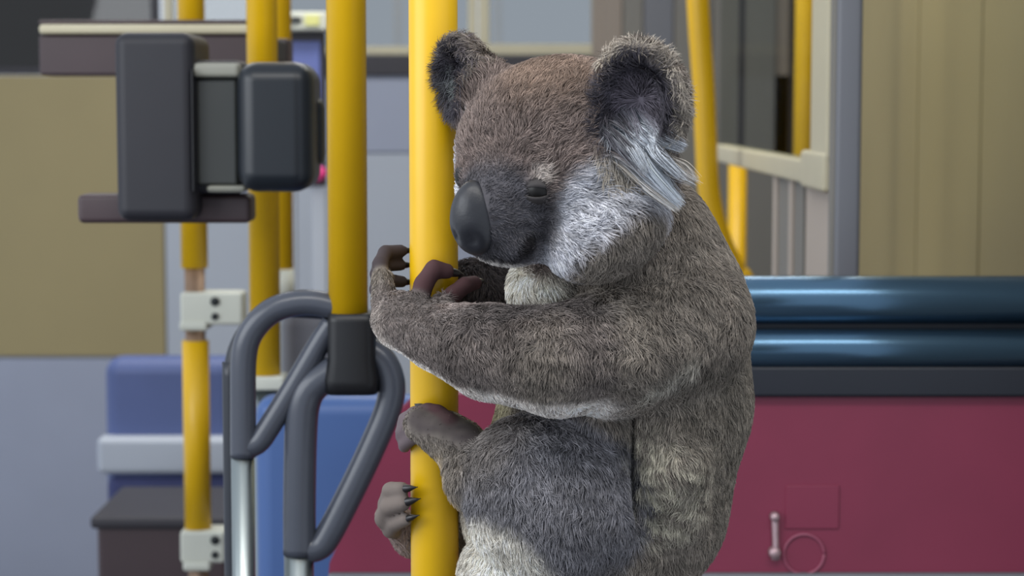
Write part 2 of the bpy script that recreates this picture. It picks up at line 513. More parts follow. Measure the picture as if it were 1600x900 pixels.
tag(pk, 'small magenta knob at the lower corner of the blue board', 'knob')

# ------------------------------------------------------------------ seats behind the barrier
def rounded_slab(name, x0, y0, x1, y1, Y, depth, m, parent, bev=0.03):
    return pbox(name, x0, y0, x1, y1, Y, depth, m, parent, bev, 5)


s1 = thing('bus_seat', Vector((at(540, 0, 2.6).x, 2.6, 0.0)), 'blue moulded bus seat with a grey top behind the tube barrier', 'seat')
rounded_slab('backrest', 396, 622, 690, 1080, 2.43, 0.06, 'blue', s1, 0.022)
rounded_slab('head_pad', 436, 484, 590, 660, 2.57, 0.06, 'seat_grey', s1, 0.022)
a, b = at(396, 1060, 2.43), at(690, 1060, 2.43)
box('cushion', (c3.x + 0.03, 2.47, a.z - 0.08), (b.x, 2.92, a.z + 0.0), 'navy', s1, 0.02, 4)
box('pedestal', ((a.x + b.x) / 2 - 0.05, 2.66, 0.0), ((a.x + b.x) / 2 + 0.05, 2.8, a.z - 0.06), 'seat_grey', s1, 0.006)

s2 = thing('bus_seat', Vector((at(270, 0, 3.7).x, 3.7, 0.0)), 'navy bus seat with a white handle band past the clamped pole', 'seat')
rounded_slab('backrest', 160, 560, 372, 810, 3.65, 0.08, 'seat_blue', s2)
rounded_slab('handle_band', 150, 684, 374, 742, 3.62, 0.05, 'pale', s2, 0.012)
rounded_slab('lower_back', 165, 744, 370, 960, 3.64, 0.06, 'navy', s2, 0.02)
a, b = at(165, 940, 3.65), at(370, 940, 3.65)
box('cushion', (a.x, 3.66, a.z - 0.06), (b.x, 4.05, a.z + 0.02), 'navy', s2, 0.02, 4)
box('pedestal', ((a.x + b.x) / 2 - 0.05, 3.75, 0.0), ((a.x + b.x) / 2 + 0.05, 3.9, a.z - 0.05), 'seat_grey', s2, 0.006)
bx = thing('equipment_box', Vector((at(300, 0, 3.2).x, 3.3, 0.0)), 'low dark olive box at the foot of the clamped pole', 'box')
a, b = at(150, 806, 3.25), at(356, 806, 3.25)
box('body', (a.x, 3.25, 0.0), (b.x, 3.5, a.z - 0.012), 'brown', bx, 0.01)
box('lid', (a.x - 0.008, 3.24, a.z - 0.02), (b.x + 0.008, 3.51, a.z), 'seal', bx, 0.006)

# ------------------------------------------------------------------ maroon partition with padded rails
YP = 2.2
part = thing('seat_partition', Vector((0.25, YP, 0.0)), 'maroon partition panel topped by two dark teal glossy tubes', 'partition')
xr = WX - 0.02
pb = bmesh.new()
zt_ = at(1250, 616, YP).z
outl = [(xr, zt_), (at(650, 0, YP).x, zt_), (at(615, 0, YP).x, at(0, 648, YP).z), (at(508, 0, YP).x, at(0, 880, YP).z), (at(500, 0, YP).x, at(0, 960, YP).z), (at(500, 0, YP).x, 0.12), (xr, 0.12)]
f0 = [pb.verts.new((x, YP, z)) for x, z in outl]
f1 = [pb.verts.new((x, YP + 0.03, z)) for x, z in outl]
pb.faces.new(f0); pb.faces.new(f1[::-1])
for i in range(len(outl)):
    j = (i + 1) % len(outl)
    pb.faces.new((f0[i], f0[j], f1[j], f1[i]))
panel = link('panel', from_bm(pb), 'maroon', part, smooth=False)
xl = at(770, 0, YP).x
def hz(py):
    return at(1250, py, YP).z
def hrail(name, y0, y1, m, dy=0.0, seg=28):
    za_, zb_ = hz(y0), hz(y1)
    r = (za_ - zb_) / 2
    tube(name, [(xl, YP + dy, (za_ + zb_) / 2), (xr, YP + dy, (za_ + zb_) / 2)], r, m, part, seg)
hrail('top_rail', 432, 508, 'rail', 0.01)
hrail('lower_rail', 514, 574, 'rail', 0.0)
box('channel', (xl, YP - 0.012, hz(619)), (xr, YP + 0.035, hz(570)), 'rail_dark', part, 0.004)
box('backing_strip', (xl, YP + 0.012, hz(580)), (xr, YP + 0.03, hz(470)), 'rail_dark', part)
box('kick_rail', (at(506, 0, YP).x, YP - 0.01, hz(925)), (xr, YP + 0.03, hz(894)), 'cool_grey', part, 0.004)
box('inset_panel', (at(1236, 0, YP).x, YP - 0.002, hz(826)), (at(1322, 0, YP).x, YP + 0.01, hz(758)), 'maroon', part, 0.001)
lt = tube('latch', [at(1210, 804, YP - 0.004), at(1211, 812, YP - 0.004), at(1212, 856, YP - 0.004), at(1212, 874, YP - 0.004)], [0.0035, 0.004, 0.0035, 0.005], 'latch', part, 12)
for py, r in ((808, 0.0058), (864, 0.0075)):
    c = at(1211, py, YP - 0.006)
    tube('latch_knob', [c + Vector((0, -0.004, 0)), c + Vector((0, 0.006, 0))], [r * 0.75, r], 'latch', lt, 14)
rc = at(1256, 866, YP - 0.001)
tube('ring_mark', [rc + Vector((math.cos(a) * 0.022, 0, math.sin(a) * 0.022)) for a in [2 * math.pi * k / 36 for k in range(37)]], 0.0018, 'ring', part, 8)

# ------------------------------------------------------------------ koala
KY = 1.60
S = KY / FPX          # metres per pixel at the pole's distance


def kp(px, py, d=0.0):
    """koala modelling point: frame position at the pole, d = pixels farther than the pole axis"""
    return np.array(at(px, py, KY + d * S))


PRIMS = []


def ell(c, r, axes=None, k=14, op='add'):
    PRIMS.append(('e', np.array(c), np.array(r) * S, np.eye(3) if axes is None else np.array(axes), k * S, op))


def cone(a, b, ra, rb, k=14):
    PRIMS.append(('c', np.array(a), np.array(b), ra * S, rb * S, k * S))


def chain(pts, rs, k=6):
    for i in range(len(pts) - 1):
        cone(pts[i], pts[i + 1], rs[i], rs[i + 1], k)


# head frame
yaw, pit, rol = math.radians(44), math.radians(10), math.radians(7)
HS = 0.95                              # head size
Lx = Matrix.Rotation(0, 3, 'Z')
F0 = Vector((-math.sin(yaw), -math.cos(yaw), 0))
L0 = Vector((math.cos(yaw), -math.sin(yaw), 0))
U0 = Vector((0, 0, 1))
R1 = Matrix.Rotation(pit, 3, L0)       # nose down
HF, HU = R1 @ F0, R1 @ U0
if HF.z > 0:
    R1 = Matrix.Rotation(-pit, 3, L0)
    HF, HU = R1 @ F0, R1 @ U0
R2 = Matrix.Rotation(rol, 3, HF)
HL = R2 @ L0
if HL.z > 0:
    R2 = Matrix.Rotation(-rol, 3, HF)
    HL = R2 @ L0
HU = R2 @ HU
HAX = np.array([HL, HF, HU])            # rows: left, forward, up
HC = kp(872, 240, -170)


def hp(l, f, u):
    return HC + (HAX.T @ np.array([l, f, u], float)) * S * HS


# torso
ell(kp(1005, 480, -35), (155, 160, 145), k=50)
ell(kp(978, 625, -10), (192, 172, 185), k=60)
ell(kp(928, 792, 5), (205, 165, 165), k=70)
ell(kp(975, 390, -60), (110, 110, 105), k=50)
ell(kp(1035, 395, -40), (70, 110, 105), k=45)
ell(kp(858, 452, -95), (58, 70, 58), k=20)
# far arm
chain([kp(960, 470, 140), kp(830, 500, 150), kp(745, 455, 95), kp(705, 445, 62)], [80, 60, 46, 30], 10)
# far leg
chain([kp(900, 800, 140), kp(770, 800, 150), kp(700, 850, 100)], [110, 62, 42], 12)
chain([kp(700, 850, 100), kp(645, 838, 58), kp(610, 806, 30)], [42, 30, 22], 10)
# near thigh, shin and foot
ell(kp(868, 786, -138), (130, 92, 126), k=8)
ell(kp(800, 905, -90), (78, 90, 84), k=10)
chain([kp(1030, 640, -135), kp(1052, 725, -138), kp(1058, 800, -110)], [40, 48, 42], 18)
ell(kp(990, 735, -185), (13, 50, 92), k=8, op='sub')
ell(kp(835, 728, -132), (92, 80, 74), k=14)
chain([kp(800, 770, -125), kp(752, 742, -105), kp(715, 690, -76)], [72, 50, 36], 14)
chain([kp(722, 700, -78), kp(690, 676, -72), kp(658, 662, -66)], [38, 33, 27], 10)
# near arm
chain([kp(1060, 505, -105), kp(960, 552, -185), kp(872, 566, -222)], [108, 88, 76], 16)
chain([kp(872, 566, -222), kp(765, 552, -178), kp(685, 526, -112), kp(632, 506, -72)], [76, 66, 50, 42], 10)
ell(kp(622, 500, -55), (40, 34, 44), k=10)
ell(kp(603, 478, -22), (20, 30, 34), k=8)
# head
for c, r, k in (((0, 0, -6), (160, 148, 146), 10), ((0, -45, 40), (150, 112, 92), 30), ((0, 95, -70), (78, 92, 80), 30),
                ((0, 130, -112), (48, 44, 30), 20), ((108, 18, -84), (88, 84, 76), 22), ((96, 44, -112), (82, 70, 56), 16), ((-84, 24, -78), (74, 80, 72), 26),
                ((0, 150, -58), (44, 50, 62), 20), ((60, 118, -20), (38, 26, 22), 14), ((-60, 118, -20), (38, 26, 22), 14),
                ((30, 136, -104), (40, 34, 30), 14), ((-30, 136, -104), (40, 34, 30), 14)):
    ell(hp(*c), np.array(r) * HS, HAX, k)
# ears: cupped discs on the sides of the head
EARS = []
for sgn, lc, fc, uc, rl, ru in ((1, 158, -8, 100, 68, 82), (-1, -190, 10, 96, 60, 62)):
    out = math.radians(18) * sgn
    ax = np.array([np.cos(out) * HAX[0] - np.sin(out) * HAX[1] * 1.0, np.cos(out) * HAX[1] + np.sin(out) * HAX[0], HAX[2]])
    c = hp(lc, fc, uc)
    ell(c, (rl, 34, ru), ax, 12)
    ell(hp(lc * 0.72, fc, uc * 0.72), (52, 40, 60), HAX, 18)
    c2 = c + ax[1] * 26 * S + ax[0] * sgn * 5 * S + ax[2] * -4 * S
    ell(c2, (rl * 0.70, 34, ru * 0.74), ax, 10, 'sub')
    EARS.append((c, ax, rl * S, ru * S, sgn, c2))

# digits: chains of joints with dark skin; each ends in a claw
DIG = [
    # near hand, three fingers stacked behind the left side of the pole
    ([(598, 472, -28), (589, 452, -2), (598, 438, 32), (628, 440, 56)], 12, 0),
    ([(597, 458, -20), (590, 428, 4), (598, 414, 34), (626, 414, 56)], 12, 0),
    ([(600, 450, -26), (594, 412, 0), (602, 394, 28), (628, 392, 52)], 12, 0),
    # near hand, two thumbs over the front of the pole
    ([(652, 482, -74), (662, 444, -62), (678, 420, -56), (698, 424, -48)], 15, 1),
    ([(684, 484, -84), (706, 462, -60), (726, 446, -44), (742, 442, -20)], 14, 1),
    # far hand, fingers round the back
    ([(708, 440, 58), (700, 418, 56), (680, 404, 56)], 12, 0),
    ([(708, 452, 58), (690, 440, 60), (664, 432, 58)], 12, 0),
    ([(706, 462, 58), (688, 466, 60), (662, 460, 58)], 12, 0),
    # near foot toes
    ([(664, 650, -64), (648, 648, -54), (634, 656, -34), (630, 664, -6)], 13, 2),
    ([(660, 664, -66), (642, 664, -52), (630, 674, -28), (628, 682, 0)], 13, 2),
    ([(662, 678, -64), (646, 682, -50), (634, 692, -28), (632, 698, 0)], 12, 2),
    ([(700, 660, -84), (684, 646, -70), (668, 640, -58)], 14, 1),
    # far foot toes, coming round the left of the pole
    ([(618, 812, 34), (604, 788, 8), (610, 766, -22), (628, 764, -40)], 14, 3),
    ([(618, 818, 32), (600, 810, 4), (608, 792, -26), (630, 786, -44)], 15, 3),
    ([(626, 830, 36), (610, 828, 12), (618, 818, -22), (634, 812, -40)], 13, 3),
]
CLAWS = []
for pts, r, kind in DIG:
    P = [kp(*q) for q in pts]
    n = len(P)
    chain(P, [r * (1.1 - 0.25 * i / (n - 1)) for i in range(n)], 4)
    CLAWS.append((P[-1], P[-1] - P[-2], r))

# ---- distance field on a grid
VOX = 0.002
allc = np.array([p[1] for p in PRIMS])
lo = kp(560, 995, -330); hi = kp(1215, 20, 260)
lo, hi = np.minimum(lo, hi) - 0.01, np.maximum(lo, hi) + 0.01
lo[1], hi[1] = KY - 0.19, KY + 0.15
dims = np.ceil((hi - lo) / VOX).astype(int)
GX = [lo[i] + VOX * np.arange(dims[i]) for i in range(3)]
FIELD = np.full(dims, 0.05, np.float32)


def window_idx(c0, c1, rad):
    a = np.clip(np.floor((np.minimum(c0, c1) - rad - lo) / VOX).astype(int), 0, dims - 1)
    b = np.clip(np.ceil((np.maximum(c0, c1) + rad - lo) / VOX).astype(int) + 1, 1, dims)
    return tuple(slice(a[i], b[i]) for i in range(3))


for p in PRIMS:
    if p[0] == 'e':
        _, c, r, ax, k, op = p
        sl = window_idx(c, c, r.max() + 0.03)
        q = np.stack(np.meshgrid(*[GX[i][sl[i]] - c[i] for i in range(3)], indexing='ij'), -1) @ ax.T
        k0 = np.linalg.norm(q / r, axis=-1)
        k1 = np.linalg.norm(q / (r * r), axis=-1) + 1e-9
        d = k0 * (k0 - 1) / k1
    else:
        _, a, b, ra, rb, k = p
        op = 'add'
        sl = window_idx(a, b, max(ra, rb) + 0.03)
        q = np.stack(np.meshgrid(*[GX[i][sl[i]] - a[i] for i in range(3)], indexing='ij'), -1)
        ba = b - a
        t = np.clip(q @ ba / (ba @ ba), 0, 1)
        d = np.linalg.norm(q - t[..., None] * ba, axis=-1) - (ra + (rb - ra) * t)
    cur = FIELD[sl]
    if op == 'add':
        h = np.clip(0.5 + 0.5 * (cur - d) / k, 0, 1)
        FIELD[sl] = cur * (1 - h) + d * h - k * h * (1 - h)
    else:
        h = np.clip(0.5 - 0.5 * (cur + d) / k, 0, 1)
        FIELD[sl] = cur * (1 - h) - d * h + k * h * (1 - h)


# keep the body off the pole itself
XX, YY = np.meshgrid(GX[0] - mc.x, GX[1] - KY, indexing='ij')
dp = (np.hypot(XX, YY) - POLE_R * 0.985)[:, :, None]
FIELD = np.maximum(FIELD, -dp).astype(np.float32)
# small surface waviness: the coat is not a polished solid
def surface_nets(f):
    s = f < 0
    nx, ny, nz = f.shape
    corners = [(i, j, k) for i in (0, 1) for j in (0, 1) for k in (0, 1)]
    acc = np.zeros((nx - 1, ny - 1, nz - 1), np.int8)
    for i, j, k in corners:
        acc += s[i:nx - 1 + i, j:ny - 1 + j, k:nz - 1 + k]
    act = (acc > 0) & (acc < 8)
    idx = np.argwhere(act)
    ids = np.full(act.shape, -1, np.int64)
    ids[act] = np.arange(len(idx))
    tot = np.zeros((len(idx), 3)); cnt = np.zeros(len(idx))
    for e0 in corners:
        for axn in range(3):
            if e0[axn] == 1:
                continue
            e1 = list(e0); e1[axn] = 1
            v0 = f[idx[:, 0] + e0[0], idx[:, 1] + e0[1], idx[:, 2] + e0[2]]
            v1 = f[idx[:, 0] + e1[0], idx[:, 1] + e1[1], idx[:, 2] + e1[2]]
            cr = (v0 < 0) != (v1 < 0)
            t = np.where(cr, v0 / np.where(cr, v0 - v1, 1), 0)
            pos = np.tile(np.array(e0, float), (len(idx), 1))
            pos[:, axn] += t
            tot[cr] += pos[cr]
            cnt[cr] += 1
    verts = idx + tot / cnt[:, None]
    quads = []
    for axn in range(3):
        u, v = (axn + 1) % 3, (axn + 2) % 3
        a = [slice(1, -1)] * 3; b = [slice(1, -1)] * 3
        a[axn] = slice(0, -1); b[axn] = slice(1, None)
        s0, s1 = s[tuple(a)], s[tuple(b)]
        off = np.array([1, 1, 1]); off[axn] = 0
        for flip, mask in ((False, s0 & ~s1), (True, ~s0 & s1)):
            e = np.argwhere(mask) + off
            c = []
            for du, dv in ((-1, -1), (0, -1), (0, 0), (-1, 0)):
                q = e.copy()
                q[:, u] += du; q[:, v] += dv
                c.append(ids[q[:, 0], q[:, 1], q[:, 2]])
            c = np.stack(c, 1)
            quads.append(c[:, ::-1] if flip else c)
    quads = np.concatenate(quads)
    return verts, quads[(quads >= 0).all(1)]


V, Q = surface_nets(FIELD)
V = lo + V * VOX
# one light smoothing pass along the quad edges
for it in range(3):
    nb = np.zeros_like(V); cn = np.zeros(len(V))
    for a, b in ((0, 1), (1, 2), (2, 3), (3, 0)):
        np.add.at(nb, Q[:, a], V[Q[:, b]]); np.add.at(cn, Q[:, a], 1)
        np.add.at(nb, Q[:, b], V[Q[:, a]]); np.add.at(cn, Q[:, b], 1)
    V = V * 0.5 + 0.5 * nb / cn[:, None]


# ---- coat colour
def cpt(px, py, d):
    return kp(px, py, d)


def seg_dist(P, a, b):
    ba = b - a
    t = np.clip((P - a) @ ba / (ba @ ba), 0, 1)
    return np.linalg.norm(P - a - t[:, None] * ba, axis=1)


def poly_dist(P, pts):
    return np.min([seg_dist(P, pts[i], pts[i + 1]) for i in range(len(pts) - 1)], axis=0)


def smooth(d, r, soft):
    t = np.clip((r + soft - d) / (2 * soft), 0, 1)
    return t * t * (3 - 2 * t)


def vnoise(P, freq, seed):
    """cheap smooth value noise from summed sines"""
    r = np.random.default_rng(seed)
    out = np.zeros(len(P))
    for _ in range(7):
        k = r.normal(size=3) * freq
        out += np.sin(P @ k + r.uniform(0, 6.28))
    return out / 2.6


def head_local(P):
    return ((P - HC) / (S * HS)) @ HAX.T


HEADMASK = lambda H: smooth(np.sqrt((H[:, 0] / 196) ** 2 + (H[:, 1] / np.where(H[:, 1] > 0, 262, 190)) ** 2 + (H[:, 2] / np.where(H[:, 2] > 0, 178, 192)) ** 2), 1.0, 0.06)
SKIN_PTS = [[kp(*q) for q in pts] for pts, r, kind in DIG]


def skin_mask(P):
    m = np.zeros(len(P))
    for pts, (q, r, kind) in zip(SKIN_PTS, DIG):
        m = np.maximum(m, smooth(poly_dist(P, pts[1:] if kind != 2 else pts), (r + 5) * S, 4 * S))
    # bare sole and instep of the near foot
    m = np.maximum(m, 0.85 * smooth(poly_dist(P, [kp(728, 672, -100), kp(690, 655, -95), kp(660, 650, -90)]), 30 * S, 14 * S))
    return m


def coat(P, N):
    H = head_local(P)
    n1 = vnoise(P, 45, 1); n2 = vnoise(P, 140, 2); n3 = vnoise(P, 330, 3)
    C = np.tile(np.array(lin((140, 131, 121))), (len(P), 1))

    def blend(mask, rgb):
        nonlocal C
        m = np.clip(mask, 0, 1)[:, None]
        C = C * (1 - m) + np.array(lin(rgb)) * m
    # back slightly olive, flank tuft lighter
    blend(smooth(np.linalg.norm((P - kp(1120, 640, 0)) / S, axis=1), 190, 90) * 0.5, (120, 114, 102))
    blend(smooth(np.linalg.norm((P - kp(1035, 770, -160)) / S, axis=1), 66, 44) * (0.5 + 0.6 * n3), (190, 184, 166))
    # belly and chest cream; throat whitened further, its light put into the coat
    blend(smooth(np.linalg.norm((P - kp(745, 885, -20)) / S, axis=1), 92, 26), (206, 200, 186))
    blend(smooth(np.linalg.norm((P - kp(740, 640, -10)) / S, axis=1), 95, 25), (188, 180, 150))
    blend(smooth(np.linalg.norm((P - kp(815, 450, -110)) / S, axis=1), 78, 14), (248, 242, 228))
    # near thigh cooler grey, lighter along the shin
    thigh = smooth(np.linalg.norm((P - kp(872, 775, -140)) / (np.array([140, 96, 134]) * S), axis=1), 1.04, 0.08)
    blend(thigh, (126, 124, 128))
    blend(smooth(np.linalg.norm((P - kp(770, 690, -150)) / S, axis=1), 62, 34) * 0.8, (142, 134, 128))
    blend(smooth(poly_dist(P, [kp(716, 790, -110), kp(722, 750, -110), kp(692, 716, -90)]) / S, 14, 12), (196, 178, 150))  # cream shin edge, with the light along it put into the colour
    blend(smooth(poly_dist(P, [kp(905, 885, -165), kp(950, 880, -165)]) / S, 20, 20) * 0.5, (150, 144, 140))
    # near arm: mauve grey, pale fringe under it
    arm = smooth(poly_dist(P, [kp(632, 506, -80), kp(760, 545, -175), kp(900, 555, -215)]) / S, 84, 18)
    blend(arm * 0.85, (116, 107, 104))
    blend(smooth(poly_dist(P, [kp(594, 520, -60), kp(612, 550, -75), kp(655, 585, -110), kp(710, 612, -130), kp(800, 650, -175)]) / S, 16, 8), (222, 214, 206))
    blend(smooth(poly_dist(P, [kp(598, 500, -70), kp(606, 530, -80)]) / S, 22, 12) * 0.8, (176, 166, 158))
    blend(smooth(poly_dist(P, [kp(700, 484, -140), kp(780, 474, -170)]) / S, 16, 10) * 0.7, (168, 154, 148))
    armd = poly_dist(P, [kp(620, 500, -65), kp(685, 526, -112), kp(765, 552, -178), kp(872, 566, -222), kp(970, 552, -180)]) / S
    blend(smooth(armd, 92, 12) * smooth(N[:, 2], -0.66, 0.09) * np.clip((kp(990, 0, -180)[0] - P[:, 0]) / (50 * S), 0, 1), (244, 236, 228))
    blend(smooth(poly_dist(P, TUFT_LINE) / S, 18, 16) * (0.75 + 0.3 * n3), (186, 180, 168))
    blend(smooth(poly_dist(P, FLANK_LINE) / S, 30, 26) * (0.45 + 0.6 * n3), (182, 176, 158))
    blend(smooth(np.linalg.norm((P - kp(775, 892, -170)) / S, axis=1), 88, 18), (228, 222, 210))
    # hidden far arm, its shadow painted dark into the coat; far foot paler
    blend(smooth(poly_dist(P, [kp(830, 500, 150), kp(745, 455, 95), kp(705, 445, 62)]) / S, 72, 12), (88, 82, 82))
    blend(smooth(poly_dist(P, [kp(640, 845, 60), kp(605, 800, 20)]) / S, 34, 10), (150, 134, 128))
    # head
    hm = HEADMASK(H) * (P[:, 2] > kp(0, 455, 0)[2])
    face = np.sqrt((H[:, 0] / 150) ** 2 + ((H[:, 2] - 10) / 160) ** 2)
    blend(hm, (130, 116, 110))
    blend(hm * smooth(np.linalg.norm(H - np.array([10, 40, 150]), axis=1), 85, 45) * 0.45, (150, 124, 102))
    # cheeks
    ck = smooth(np.linalg.norm((H - np.array([140, 40, -72])) / np.array([72, 108, 98]), axis=1), 1.0, 0.16)
    ck = np.maximum(ck, smooth(np.linalg.norm((H - np.array([116, 50, -142])) / np.array([104, 112, 74]), axis=1), 1.0, 0.2))
    ck = np.maximum(ck, smooth(np.linalg.norm((H - np.array([-128, 30, -70])) / np.array([62, 95, 120]), axis=1), 1.0, 0.2))
    blend(hm * ck, (216, 216, 222))
    # muzzle: charcoal
    mz = smooth(np.linalg.norm((H - np.array([14, 150, -66])) / np.array([94, 84, 84]), axis=1), 1.0, 0.22)
    blend(hm * mz, (80, 78, 82))
    blend(hm * smooth(np.linalg.norm((H - np.array([0, 165, -152])) / np.array([62, 60, 22]), axis=1), 1.0, 0.3), (208, 202, 196))
    # mouth corner, eye rims
    blend(hm * smooth(poly_dist(P, MOUTH[:2]) / S, 11, 5), (30, 27, 29))
    blend(hm * smooth(poly_dist(P, MOUTH[1:]) / S, 5, 4) * 0.8, (38, 35, 37))
    blend(hm * smooth(np.linalg.norm((P - EYE_P) / S, axis=1), 15, 6), (50, 46, 46))
    blend(hm * smooth(np.linalg.norm((P - EYE_P) / S - np.array([6, -6, 24]), axis=1), 16, 7) * 0.95, (190, 180, 172))
    blend(hm * smooth(np.linalg.norm((P - EYE_P) / S - np.array([8, -6, -24]), axis=1), 12, 8) * 0.6, (144, 138, 134))
    # ears
    for (c, ax, rl, ru, sgn, c2) in EARS:
        q = (P - c) @ ax.T
        e = np.sqrt((q[:, 0] / rl) ** 2 + (q[:, 2] / ru) ** 2)
        inear = (np.abs(q[:, 1]) < 60 * S) & (e < 1.4) & (q[:, 0] * sgn > -rl * 0.75)
        front = inear * smooth(-(N @ ax[1]), -0.05, 0.3)
        blend(inear * (1 - front) * 0.8, (146, 136, 128))
        blend(front * smooth(e, 0.86, 0.1), (70, 67, 74))
        blend(front * smooth(-e, -0.93, 0.06), (196, 186, 172) if sgn > 0 else (84, 78, 84))
        if sgn > 0:
            blend(front * smooth(np.linalg.norm(q / S - np.array([-4, 0, 4]), axis=1), 30, 18) * 0.6, (132, 124, 134))
            blend(front * smooth(np.linalg.norm(q / S - np.array([-8, 10, -52]), axis=1), 40, 12), (206, 212, 220))
        else:
            blend(front * smooth(np.linalg.norm(q / S - np.array([-10, 0, -8]), axis=1), 26, 14) * 0.7, (128, 134, 130))
    C = C * 0.94 * (1 + 0.10 * n1 + 0.13 * n2 + 0.17 * n3)[:, None]
    sk = skin_mask(P)
    blend(sk, (64, 56, 58))
    for kd, rgb in ((1, (78, 54, 56)), (2, (106, 94, 97)), (3, (114, 104, 98))):
        mk = np.zeros(len(P))
        for pts, (q, r, kind) in zip(SKIN_PTS, DIG):
            if kind == kd:
                mk = np.maximum(mk, smooth(poly_dist(P, pts), (r + 4) * S, 4 * S))
        blend(mk * sk, rgb)
    return np.clip(C, 0.004, 0.95), sk


def make_mesh(name, V, Q):
    me = bpy.data.meshes.new(name)
    me.vertices.add(len(V)); me.loops.add(len(Q) * 4); me.polygons.add(len(Q))
    me.vertices.foreach_set('co', V.astype(np.float32).ravel())
    me.loops.foreach_set('vertex_index', Q.astype(np.int32).ravel())
    me.polygons.foreach_set('loop_start', np.arange(0, len(Q) * 4, 4, dtype=np.int32))
    me.update(calc_edges=True)
    me.validate()
    return me


body_me = make_mesh('koala_body', V, Q)
nv = len(body_me.vertices)
VN = np.empty(nv * 3, np.float32); body_me.vertex_normals.foreach_get('vector', VN); VN = VN.reshape(-1, 3).astype(float)
cen = V.mean(0)
bvh = BVHTree.FromPolygons([tuple(v) for v in V], [tuple(q) for q in Q])


def ray(px, py):
    o = Vector((0, 0, CAM_Z)); d = (at(px, py, 1.0) - o).normalized()
    return bvh.ray_cast(o, d)


eh = ray(838, 298)
EYE_P = np.array(eh[0])
TUFT_LINE = [np.array(ray(x_, y_)[0]) for x_, y_ in ((1015, 615), (1045, 600), (1078, 572))]
FLANK_LINE = [np.array(ray(x_, y_)[0]) for x_, y_ in ((1012, 700), (1020, 760), (1035, 815))]
MOUTH = [np.array(ray(x_, y_)[0]) for x_, y_ in ((828, 378), (820, 394), (800, 408), (770, 402))]
BC, BS = coat(V, VN)
ca = body_me.color_attributes.new('coat', 'FLOAT_COLOR', 'POINT')
ca.data.foreach_set('color', np.concatenate([BC, np.ones((nv, 1))], 1).astype(np.float32).ravel())


def coat_mat(name, attr, rough):
    m = bpy.data.materials.new(name)
    m.use_nodes = True
    nt = m.node_tree
    b = nt.nodes['Principled BSDF']
    b.inputs['Roughness'].default_value = rough
    b.inputs['Specular IOR Level'].default_value = 0.25
    an = nt.nodes.new('ShaderNodeAttribute')
    an.attribute_name = attr
    nt.links.new(an.outputs['Color'], b.inputs['Base Color'])
    return m


koala = thing('koala', Vector((at(930, 980, KY).x, KY, at(930, 980, KY).z)), 'grey koala with fluffy ears clinging to the thick yellow pole', 'koala')
link('body', body_me, coat_mat('koala_coat', 'coat', 0.8), koala)

# nose: broad leathery pad over the muzzle
nb = bmesh.new()
bmesh.ops.create_uvsphere(nb, u_segments=32, v_segments=20, radius=1.0)
NOSE_C = hp(-6, 184, -64)
for v in nb.verts:
    x, y, z = v.co
    wid = 37 + 8 * max(0, -z) - 6 * max(0, z)
    q = np.array([x * wid, y * 30 + 5 * (1 - z * z), z * 58])
    # nostrils: two dents low on the pad
    for sg in (-1, 1):
        dd = math.hypot(q[0] - sg * 17, (q[2] + 26) * 0.8)
        if y > 0:
            q[1] -= 10 * math.exp(-(dd / 8) ** 2)
    q = HAX.T @ q
    v.co = Vector(NOSE_C + q * S * HS)
link('nose', from_bm(nb), 'nose', koala)

# eyes
def eye_at(p, n, sgn):
    n = Vector(n).normalized()
    bm = bmesh.new()
    bmesh.ops.create_uvsphere(bm, u_segments=24, v_segments=16, radius=20 * S)
    c = Vector(p) - n * 15.5 * S
    for v in bm.verts:
        v.co = v.co + c
    e = link('eye', from_bm(bm), 'eye', koala)
    # upper and lower lids: shells over the ball
    hx = Vector(HAX[0]); hu = Vector(HAX[2]); t = hu.cross(n).normalized(); up = n.cross(t).normalized()
    for nm, a0, a1 in (('upper_lid', 16, 100), ('lower_lid', -100, -24)):
        lb = bmesh.new(); rows = []
        for i in range(7):
            th = math.radians(a0 + (a1 - a0) * i / 6)
            row = []
            for j in range(13):
                ph = math.radians(-80 + 160 * j / 12)
                # lid edge closes toward the corners of the eye
                edge = th * (1 - 0.75 * (1 - i / 6) * (abs(ph) / math.radians(80)) ** 2)
                d = n * math.cos(edge) * math.cos(ph) + t * math.sin(ph) + up * math.sin(edge) * math.cos(ph)
                row.append(lb.verts.new(c + d * 21 * S))
            rows.append(row)
        for i in range(6):
            for j in range(12):
                lb.faces.new((rows[i][j], rows[i][j + 1], rows[i + 1][j + 1], rows[i + 1][j]))
        lo_ = link(nm, from_bm(lb), 'lid', e)
        sd = lo_.modifiers.new('thick', 'SOLIDIFY'); sd.thickness = 0.0008


eye_at(eh[0], eh[1], 1)
eloc = head_local(np.array([EYE_P]))[0]
far = hp(-eloc[0], eloc[1], eloc[2])
fn = bvh.find_nearest(Vector(far))
eye_at(fn[0], fn[1], -1)

# claws
for p, d, r in CLAWS:
    d = Vector(d).normalized(); p = Vector(p)
    axis = Vector((mc.x - p.x, KY - p.y, 0))
    inn = axis.normalized() * 0.15
    pts = [p - d * r * 0.5 * S, p + d * r * 0.9 * S, p + (d + inn * 0.5).normalized() * r * 1.6 * S, p + (d + inn * 1.4).normalized() * r * 2.2 * S]
    # stay outside the pole
    fixed = []
    for q in pts:
        v = Vector((q.x - mc.x, q.y - KY, 0))
        m_ = POLE_R + 0.0018
        if v.length < m_:
            v = v.normalized() * m_
        fixed.append(Vector((mc.x + v.x, KY + v.y, q.z)))
    cp_ = catmull(fixed, 5)
    n = len(cp_)
    tube('claw', cp_, [max(0.0004, r * S * 0.55 * (1 - (i / (n - 1)) ** 1.5)) for i in range(n)], 'claw', koala, 10)

